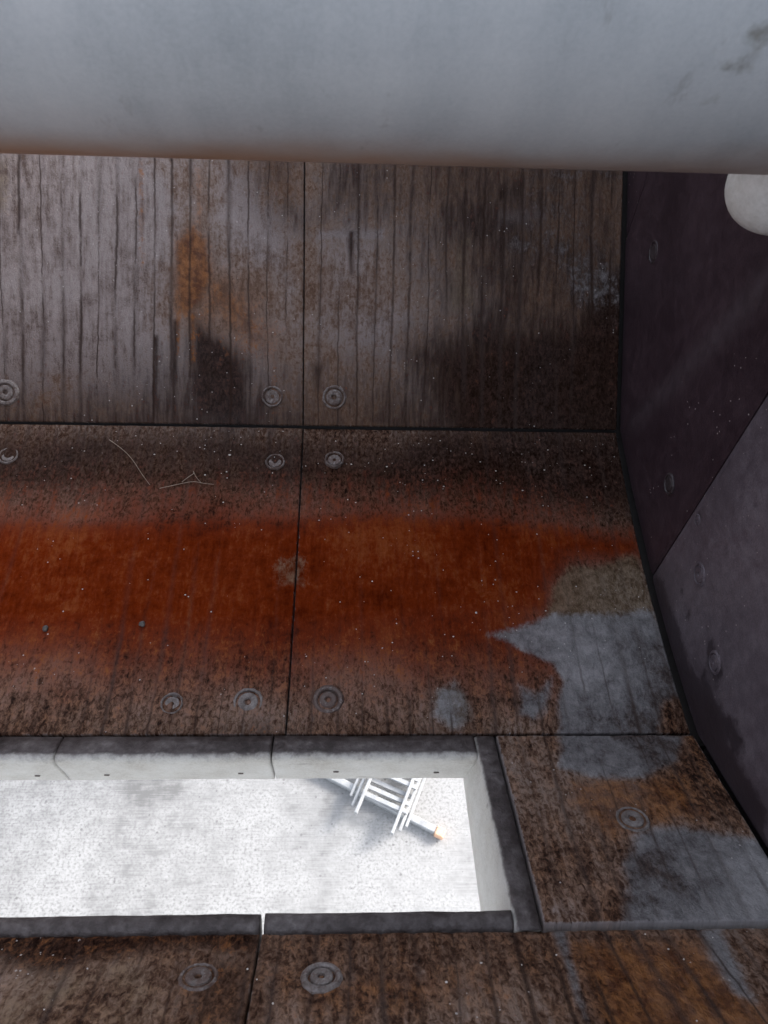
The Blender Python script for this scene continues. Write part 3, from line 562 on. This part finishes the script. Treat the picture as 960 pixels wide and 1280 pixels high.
# ------------------------------------------------------------------ end walls: plates with a foot that follows the trough
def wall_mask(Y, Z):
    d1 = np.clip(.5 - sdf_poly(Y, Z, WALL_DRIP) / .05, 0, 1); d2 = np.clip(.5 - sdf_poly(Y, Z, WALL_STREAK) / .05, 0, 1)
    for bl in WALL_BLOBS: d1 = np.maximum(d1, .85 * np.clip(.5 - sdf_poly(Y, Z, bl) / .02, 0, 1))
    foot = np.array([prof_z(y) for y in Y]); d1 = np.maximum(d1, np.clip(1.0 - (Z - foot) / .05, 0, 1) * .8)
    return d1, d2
def wall_plate(x, side, ya, yb, z0, z1, seed, res=.012):
    ny = max(4, int((yb - ya) / res)); nz = 46
    ys = np.linspace(ya, yb, ny); vs = []
    for j in range(nz):
        for y in ys:
            zb = (prof_z(y) + .006) if z0 is None else z0
            vs.append((0, y, zb + (z1 - zb) * j / (nz - 1)))
    V = np.array(vs); de = np.minimum(V[:, 1] - ya, yb - V[:, 1])
    V[:, 0] = x + side * ((fbm(V[:, 1] * 4, V[:, 2] * 4, 3, seed) - .5) * .004 + np.where(de < .002, .0018, 0))
    B = V.copy(); B[:, 0] = x + side * .014
    N = len(V); I = np.arange(N).reshape(nz, ny)
    q = np.column_stack((I[:-1, :-1].ravel(), I[:-1, 1:].ravel(), I[1:, 1:].ravel(), I[1:, :-1].ravel()))
    ring = list(I[0]) + list(I[1:, -1]) + list(I[-1, -2::-1]) + list(I[-2:0:-1, 0])
    fs = [tuple(f) for f in q] + [(ring[k], ring[(k + 1) % len(ring)], N + ring[(k + 1) % len(ring)], N + ring[k]) for k in range(len(ring))]
    used = N
    me = bpy.data.meshes.new('wall_plate'); me.from_pydata([tuple(v) for v in np.vstack((V, B))], [], fs)
    bm = bmesh.new(); bm.from_mesh(me); bmesh.ops.delete(bm, geom=[v for v in bm.verts if not v.link_faces], context='VERTS')
    bmesh.ops.recalc_face_normals(bm, faces=bm.faces)
    bm.verts.ensure_lookup_table()
    f0 = max(bm.faces, key=lambda f: abs(f.normal.x) * f.calc_area())
    if f0.normal.x * side > 0: bmesh.ops.reverse_faces(bm, faces=bm.faces)
    bm.to_mesh(me); bm.free()
    co = np.zeros(len(me.vertices) * 3); me.vertices.foreach_get('co', co); co = co.reshape(-1, 3)
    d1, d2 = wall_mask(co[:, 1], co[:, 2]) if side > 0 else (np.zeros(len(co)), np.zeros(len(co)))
    l = me.color_attributes.new('stain_shade_a', 'FLOAT_COLOR', 'POINT'); l.data.foreach_set('color', np.column_stack((d1, d2, d1 * 0 + (.9 if ya > .6 else 0.0), d1 * 0 + 1)).astype(np.float32).ravel())
    me.materials.append(M['wall'])
    o = bpy.data.objects.new('wall_plate', me); col.objects.link(o); under(o); return o
WTOP = .22; XL = XS - 3 * WID
ye = [-.53, .0735, .6865, 1.2995, 1.93]
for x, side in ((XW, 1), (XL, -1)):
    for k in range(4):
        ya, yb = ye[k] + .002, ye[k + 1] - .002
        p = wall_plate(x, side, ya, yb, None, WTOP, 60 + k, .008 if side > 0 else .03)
        if side > 0:
            wb = {1: [(.5926, -.9894, 0, .85), (.6642, -.9472, 1, .42), (.4618, -1.0192, 1, .8), (.135, -.80, 0, .85)], 2: [(.7752, -1.0013, 2, .85), (1.1551, -.8223, 2, .95), (.7465, -.35, 0, .85), (1.24, -.3, 0, .85)]}.get(k, [])
            for (y, z, kd, sc) in wb: bolt(p, (x - .0005, y, z), (-1, 0, 0), 4 if k == 1 else 3, sc)
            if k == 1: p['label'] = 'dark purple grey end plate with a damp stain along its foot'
            if k == 2: p['label'] = 'darkest end plate in the far corner with a pale diagonal streak'

# ------------------------------------------------------------------ casing behind the plates
def slab(name, pts_in, off, x0, x1, mat):
    """strip of plate following a list of (Y, Z) points, thickened downwards by off"""
    n = len(pts_in); vs = []
    for x in (x0, x1):
        for (y, z) in pts_in: vs.append((x, y, z))
        for (y, z) in pts_in: vs.append((x, y + off[0], z + off[1]))
    fs = []
    for i in range(n - 1):
        fs += [(i, i + 1, 2 * n + i + 1, 2 * n + i), (n + i, n + i + 1, 3 * n + i + 1, 3 * n + i), (i, i + 1, n + i + 1, n + i), (2 * n + i, 2 * n + i + 1, 3 * n + i + 1, 3 * n + i)]
    fs += [(0, n, 3 * n, 2 * n), (n - 1, 2 * n - 1, 4 * n - 1, 3 * n - 1)]
    o = mesh_obj(name, vs, fs, mat); bm = bmesh.new(); bm.from_mesh(o.data); bmesh.ops.recalc_face_normals(bm, faces=bm.faces); bm.to_mesh(o.data); bm.free()
    return under(o)
X0, X1 = XL - .02, XW + .02
lA = [tuple(surf('A', np.array([v]), np.array([-.012]))[0]) for v in (LB - .02, LB + 1.24)]
slab('casing_panel', lA, (.012, -.02), X0, X1, M['shell'])
lB = [tuple(surf('B', np.array([v]), np.array([-.016]))[0]) for v in np.linspace(-.012, LB + .01, 12)]
slab('casing_panel', lB, (0, -.02), X0, X1, M['shell'])
lD = [tuple(surf('D', np.array([v]), np.array([-.016]))[0]) for v in (-LC - .012, -LC - 1.24)]
slab('casing_panel', lD, (-.012, -.02), X0, X1, M['shell'])
lC = [tuple(surf('C', np.array([v]), np.array([-.024]))[0]) for v in (.004, -LC + .004)]
slab('casing_panel', lC, (-.008, -.012), XLIP - .012, X1, M['shell'])
slab('casing_panel', lC, (-.008, -.012), X0, -1.435 - XLIP + .012, M['shell'])
def box(bm, c, s, rot=None):
    r = bmesh.ops.create_cube(bm, size=1.0); m = Matrix.Translation(c) @ (rot.to_4x4() if rot else Matrix()) @ Matrix.Diagonal((*s, 1))
    bmesh.ops.transform(bm, matrix=m, verts=r['verts']); return r['verts']
for x, s in ((XW + .0165, 1), (XL - .0165, -1)):
    yy = [-.56] + list(np.linspace(-.53, 1.95, 40)); vs = []
    lo = [(y, prof_z(max(y, -.52)) - .05) for y in yy]
    vs = [(x, y, z) for y, z in lo] + [(x, y, WTOP + .02) for y, z in lo]
    n = len(lo); vs += [(x + s * .012, v[1], v[2]) for v in vs]
    fs = []
    for i in range(n - 1):
        fs += [(i, i + 1, n + i + 1, n + i), (2 * n + i, 2 * n + i + 1, 3 * n + i + 1, 3 * n + i), (i, i + 1, 2 * n + i + 1, 2 * n + i), (n + i, n + i + 1, 3 * n + i + 1, 3 * n + i)]
    fs += [(0, n, 3 * n, 2 * n), (n - 1, 2 * n - 1, 4 * n - 1, 3 * n - 1)]
    o = mesh_obj('end_casing', vs, fs, M['shell']); bm = bmesh.new(); bm.from_mesh(o.data); bmesh.ops.recalc_face_normals(bm, faces=bm.faces); bm.to_mesh(o.data); bm.free(); under(o)
# legs down to the slab, a base plate under each
for (x, y) in ((XW + .10, 2.6), (XL - .10, 2.6), (XW + .10, -.45), (XL - .10, -.45)):
    bm = bmesh.new(); zt = -.3
    box(bm, (x, y, (zt + GROUND) / 2), (.012, .15, zt - GROUND - .05))
    for sx in (-1, 1): box(bm, (x + sx * .0712, y, (zt + GROUND) / 2), (.13, .012, zt - GROUND - .05)) if False else None
    box(bm, (x, y + .0812, (zt + GROUND) / 2), (.14, .012, zt - GROUND - .05)); box(bm, (x, y - .0812, (zt + GROUND) / 2), (.14, .012, zt - GROUND - .05))
    lg = under(bm_obj('leg', bm, M['outer']))
    if y > 0:
        bm = bmesh.new(); box(bm, (x, y - .42, -.45), (.12, .66, .16)); under(bm_obj('beam', bm, M['outer']))
    bm = bmesh.new(); box(bm, (x, y, GROUND + .0125), (.28, .28, .021)); o = bm_obj('base_plate', bm, M['outer']); under(o, lg)

# ------------------------------------------------------------------ pipe across the mouth of the chute
PY, PZ, PR = .748, -.181, .22
pr = empty('pipe', (-.6, PY, PZ), 'large grey white pipe crossing the top of the chute', 'pipe')
def tube_x(x0, x1, r, nx, na, cx):
    vs, fs = [], []
    for i in range(nx + 1):
        x = x0 + (x1 - x0) * i / nx
        for k in range(na):
            a = 2 * math.pi * k / na; vs.append((x - cx, r * math.cos(a), r * math.sin(a)))
    for i in range(nx):
        for k in range(na):
            fs.append((i * na + k, i * na + (k + 1) % na, (i + 1) * na + (k + 1) % na, (i + 1) * na + k))
    return vs, fs
vs, fs = tube_x(XL + .02, XW - .016, PR, 260, 96, -.6)
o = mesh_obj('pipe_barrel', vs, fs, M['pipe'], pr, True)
bm = bmesh.new(); bm.from_mesh(o.data); bmesh.ops.recalc_face_normals(bm, faces=bm.faces); bm.to_mesh(o.data); bm.free(); o.data.shade_smooth()
co = np.array(vs); ang = np.degrees(np.arctan2(co[:, 2], -co[:, 1])); xw = co[:, 0] - .6
mo = np.zeros(len(co))
for (x, a, rx, ra, st) in MOSS:
    mo = np.maximum(mo, st * np.clip(1.25 - np.hypot((xw - x) / rx, (ang - a) / ra), 0, 1))
l = o.data.color_attributes.new('stain_shade_a', 'FLOAT_COLOR', 'POINT'); l.data.foreach_set('color', np.repeat(mo[:, None], 4, 1).astype(np.float32).ravel())
for x in (XW - .0085, XL + .0125):
    vs, fs = [], []; na = 72; ring = [(PR + .001, -.0075), (PR + .055, -.0075), (PR + .055, .0065), (PR + .001, .0065)]
    for k in range(na):
        a = 2 * math.pi * k / na
        for (r, dx) in ring: vs.append((x + .6 + dx, r * math.cos(a), r * math.sin(a)))
    for k in range(na):
        for i in range(4): fs.append((k * 4 + i, k * 4 + (i + 1) % 4, ((k + 1) % na) * 4 + (i + 1) % 4, ((k + 1) % na) * 4 + i))
    f = mesh_obj('flange', vs, fs, M['white'], pr); bm = bmesh.new(); bm.from_mesh(f.data); bmesh.ops.recalc_face_normals(bm, faces=bm.faces); bm.to_mesh(f.data); bm.free()
STY, STZ = STUBYZ
# white capped stub under the pipe next to the end wall
vs, fs = [], []; na = 40; prof = [(.052, .12), (.052, .03), (.054, .024), (.054, .0)] + [(.054 * math.cos(t) ** .8, -.048 * math.sin(t)) for t in np.linspace(.08, 1.5, 12)]
for k in range(na):
    a = 2 * math.pi * k / na
    for (r, z) in prof: vs.append((STUBX + .6 + r * math.cos(a), STY - PY + r * math.sin(a), STZ - PZ + z))
n = len(prof)
for k in range(na):
    for i in range(n - 1): fs.append((k * n + i, ((k + 1) % na) * n + i, ((k + 1) % na) * n + i + 1, k * n + i + 1))
fs.append([k * n + n - 1 for k in range(na)])
st = mesh_obj('drain_stub', vs, fs, M['white'], pr, True); st['label'] = 'white round capped stub under the pipe'
bm = bmesh.new(); bm.from_mesh(st.data); bmesh.ops.recalc_face_normals(bm, faces=bm.faces); bm.to_mesh(st.data); bm.free()

# ------------------------------------------------------------------ ladder lying on the slab
ld = empty('ladder', (.2, 1.3, GROUND), 'pale aluminium ladder with an orange tipped foot bar lying on the concrete', 'ladder')
rd = Vector((.40, .9165, 0)); bd = Vector((.9165, -.40, 0))          # along the rails, along the rungs
def bar3(name, a, b, w, h, mat, parent=ld):
    a, b = Vector(a), Vector(b); d = (b - a); L = d.length; d.normalize(); side = Vector((-d.y, d.x, 0)).normalized(); up = d.cross(side) * -1
    up = side.cross(d) if side.cross(d).z < 0 else side.cross(d)
    bm = bmesh.new(); rot = Matrix((d, side, d.cross(side))).transposed()
    box(bm, (0, 0, 0), (L, w, h), rot); bmesh.ops.bevel(bm, geom=bm.edges[:], offset=min(w, h) * .12, segments=1, affect='EDGES')
    c = (a + b) / 2
    bmesh.ops.translate(bm, vec=c, verts=bm.verts)
    o = bm_obj(name, bm, mat); return under(o, parent)
G = GROUND
LEN = 2.1
base = Vector((.034, 1.39, G))
def lp(s, t, z): return base + bd * s + rd * t + Vector((0, 0, z))
foot = bar3('foot_bar', (-.25, 1.531, G + .032), (.531, 1.135, G + .032), .042, .055, M['alu'])
cap = bar3('end_cap', (.531, 1.135, G + .034), (.585, 1.108, G + .034), .058, .064, M['orange']); cap.parent = foot; cap.matrix_parent_inverse = parent_world(foot).inverted(); cap['label'] = 'orange plastic end cap'
cap2 = bar3('end_cap', (-.25, 1.531, G + .034), (-.304, 1.558, G + .034), .058, .064, M['orange']); cap2.parent = foot; cap2.matrix_parent_inverse = parent_world(foot).inverted(); cap2['label'] = 'orange plastic end cap'
for k, (l, r) in enumerate(((((.035, 1.37)), (.358, 1.191)), ((.039, 1.31), (.324, 1.159)), ((.051, 1.26), (.283, 1.134)))):
    z = G + .078 + .024 * k
    for (x, y) in (l, r):
        a = Vector((x, y, z)) + bd * (.008 * (1 - k) * (1 if x > .2 else -1)); bar3('rail', a - rd * .045, a + rd * (LEN - .1 * k), .018, .05 if k == 2 else .024, M['alu'])
for j in range(34):
    k = (2, 1, 0)[j % 3]; t = .085 + j * .053; z = G + .085 + .022 * k
    l = Vector((.051, 1.26, z)) + rd * t + bd * .004; r = l + bd * .292
    bar3('rung', l, r, .027, .02, M['alu'])

# ------------------------------------------------------------------ litter in the trough
def bpos(u, v, h=.003):
    q = surf('B', np.array([v]), np.array([h]))[0]; return Vector((u, q[0], q[1]))
def strand(name, uv, r, label, cat, group=None):
    cu_ = bpy.data.curves.new(name, 'CURVE'); cu_.dimensions = '3D'; cu_.bevel_depth = r; cu_.bevel_resolution = 1; cu_.resolution_u = 8
    for line in uv:
        sp = cu_.splines.new('NURBS'); sp.points.add(len(line) - 1); sp.use_endpoint_u = True; sp.order_u = 3
        for k, (p, q) in enumerate(zip(sp.points, line)): v = bpos(q[0], q[1], q[2] if len(q) > 2 else .004); p.co = (*v, 1); p.radius = 1.0 - .5 * k / len(line)
    tmp = bpy.data.objects.new(name, cu_); me = bpy.data.meshes.new_from_object(tmp); bpy.data.objects.remove(tmp)
    me.materials.append(M['straw']); o = link(bpy.data.objects.new(name, me)); tag(o, label, cat, group); return o
strand('straw', [[(-.4606, .571, .008), (-.4322, .5519, .006), (-.4093, .5274, .004), (-.3903, .4978, .004), (-.3725, .4753, .005)]], .0006, 'thin curved stalk of dry straw lying above the rust band', 'straw', 'dry stalks on the floor plate')
strand('straw', [[(-.3541, .4686), (-.3228, .4759, .006), (-.2928, .4833, .007), (-.2748, .48), (-.2554, .4785)], [(-.3148, .483), (-.3013, .4937, .008), (-.2928, .4973, .01), (-.2967, .506, .009), (-.2891, .4903, .006), (-.2793, .4817)]], .0006, 'frayed tuft of dry straw with a curled end on the rust band edge', 'straw', 'dry stalks on the floor plate')
def rock(name, loc, r, seed, mat, sub=2):
    bm = bmesh.new(); bmesh.ops.create_icosphere(bm, subdivisions=sub, radius=1); rn = random.Random(seed)
    s = (rn.uniform(.8, 1.3), rn.uniform(.7, 1.1), rn.uniform(.5, .8)); ph = [rn.uniform(0, 6) for _ in range(4)]
    for v in bm.verts:
        n = 1 + .18 * math.sin(3 * v.co.x + ph[0]) + .15 * math.sin(4 * v.co.y + ph[1]) + .12 * math.sin(5 * v.co.z + ph[2])
        v.co = Vector((v.co.x * s[0], v.co.y * s[1], v.co.z * s[2])) * r * n
    o = bm_obj(name, bm, mat, None, True); o.location = loc; return o
tag(rock('pebble', bpos(-.497, .185, .004), .0042, 2, M['stone']), 'small dark pebble on the rusty floor, nearer the left edge', 'pebble', 'pebbles on the floor plate')
tag(rock('pebble', bpos(-.3425, .193, .005), .0046, 5, M['stone']), 'small grey pebble below the orange band, right of the other pebble', 'pebble', 'pebbles on the floor plate')
# loose pale grit, too small to count
gb = bmesh.new(); rn = random.Random(4)
for k in range(210):
    if k < 120: S = 'B'; u = rn.gauss(.15, .28); v = rn.uniform(.12, .58)
    elif k < 150: S = 'A'; u = rn.gauss(-.02, .1); v = LB + abs(rn.gauss(.25, .12))
    elif k < 180: S = 'B'; u = rn.uniform(-.7, .5); v = rn.uniform(.5, .6)
    else: S = 'D'; u = rn.uniform(-.4, .45); v = -LC - rn.uniform(.01, .2)
    if not (-.75 < u < XW - .02): continue
    q = surf(S, np.array([v]), np.array([.0042 if S == 'A' else .0028]))[0]; r = rn.uniform(.0004, .0012) * (1.5 if rn.random() < .08 else 1)
    g = bmesh.ops.create_icosphere(gb, subdivisions=1, radius=r); bmesh.ops.transform(gb, matrix=Matrix.Translation((u, q[0], q[1])) @ Matrix.Diagonal((rn.uniform(.7, 1.8), rn.uniform(.7, 1.2), .7, 1)), verts=g['verts'])
tag(bm_obj('grit', gb, M['grit']), 'scattered pale specks of grit on the plates', 'grit', kind='stuff')
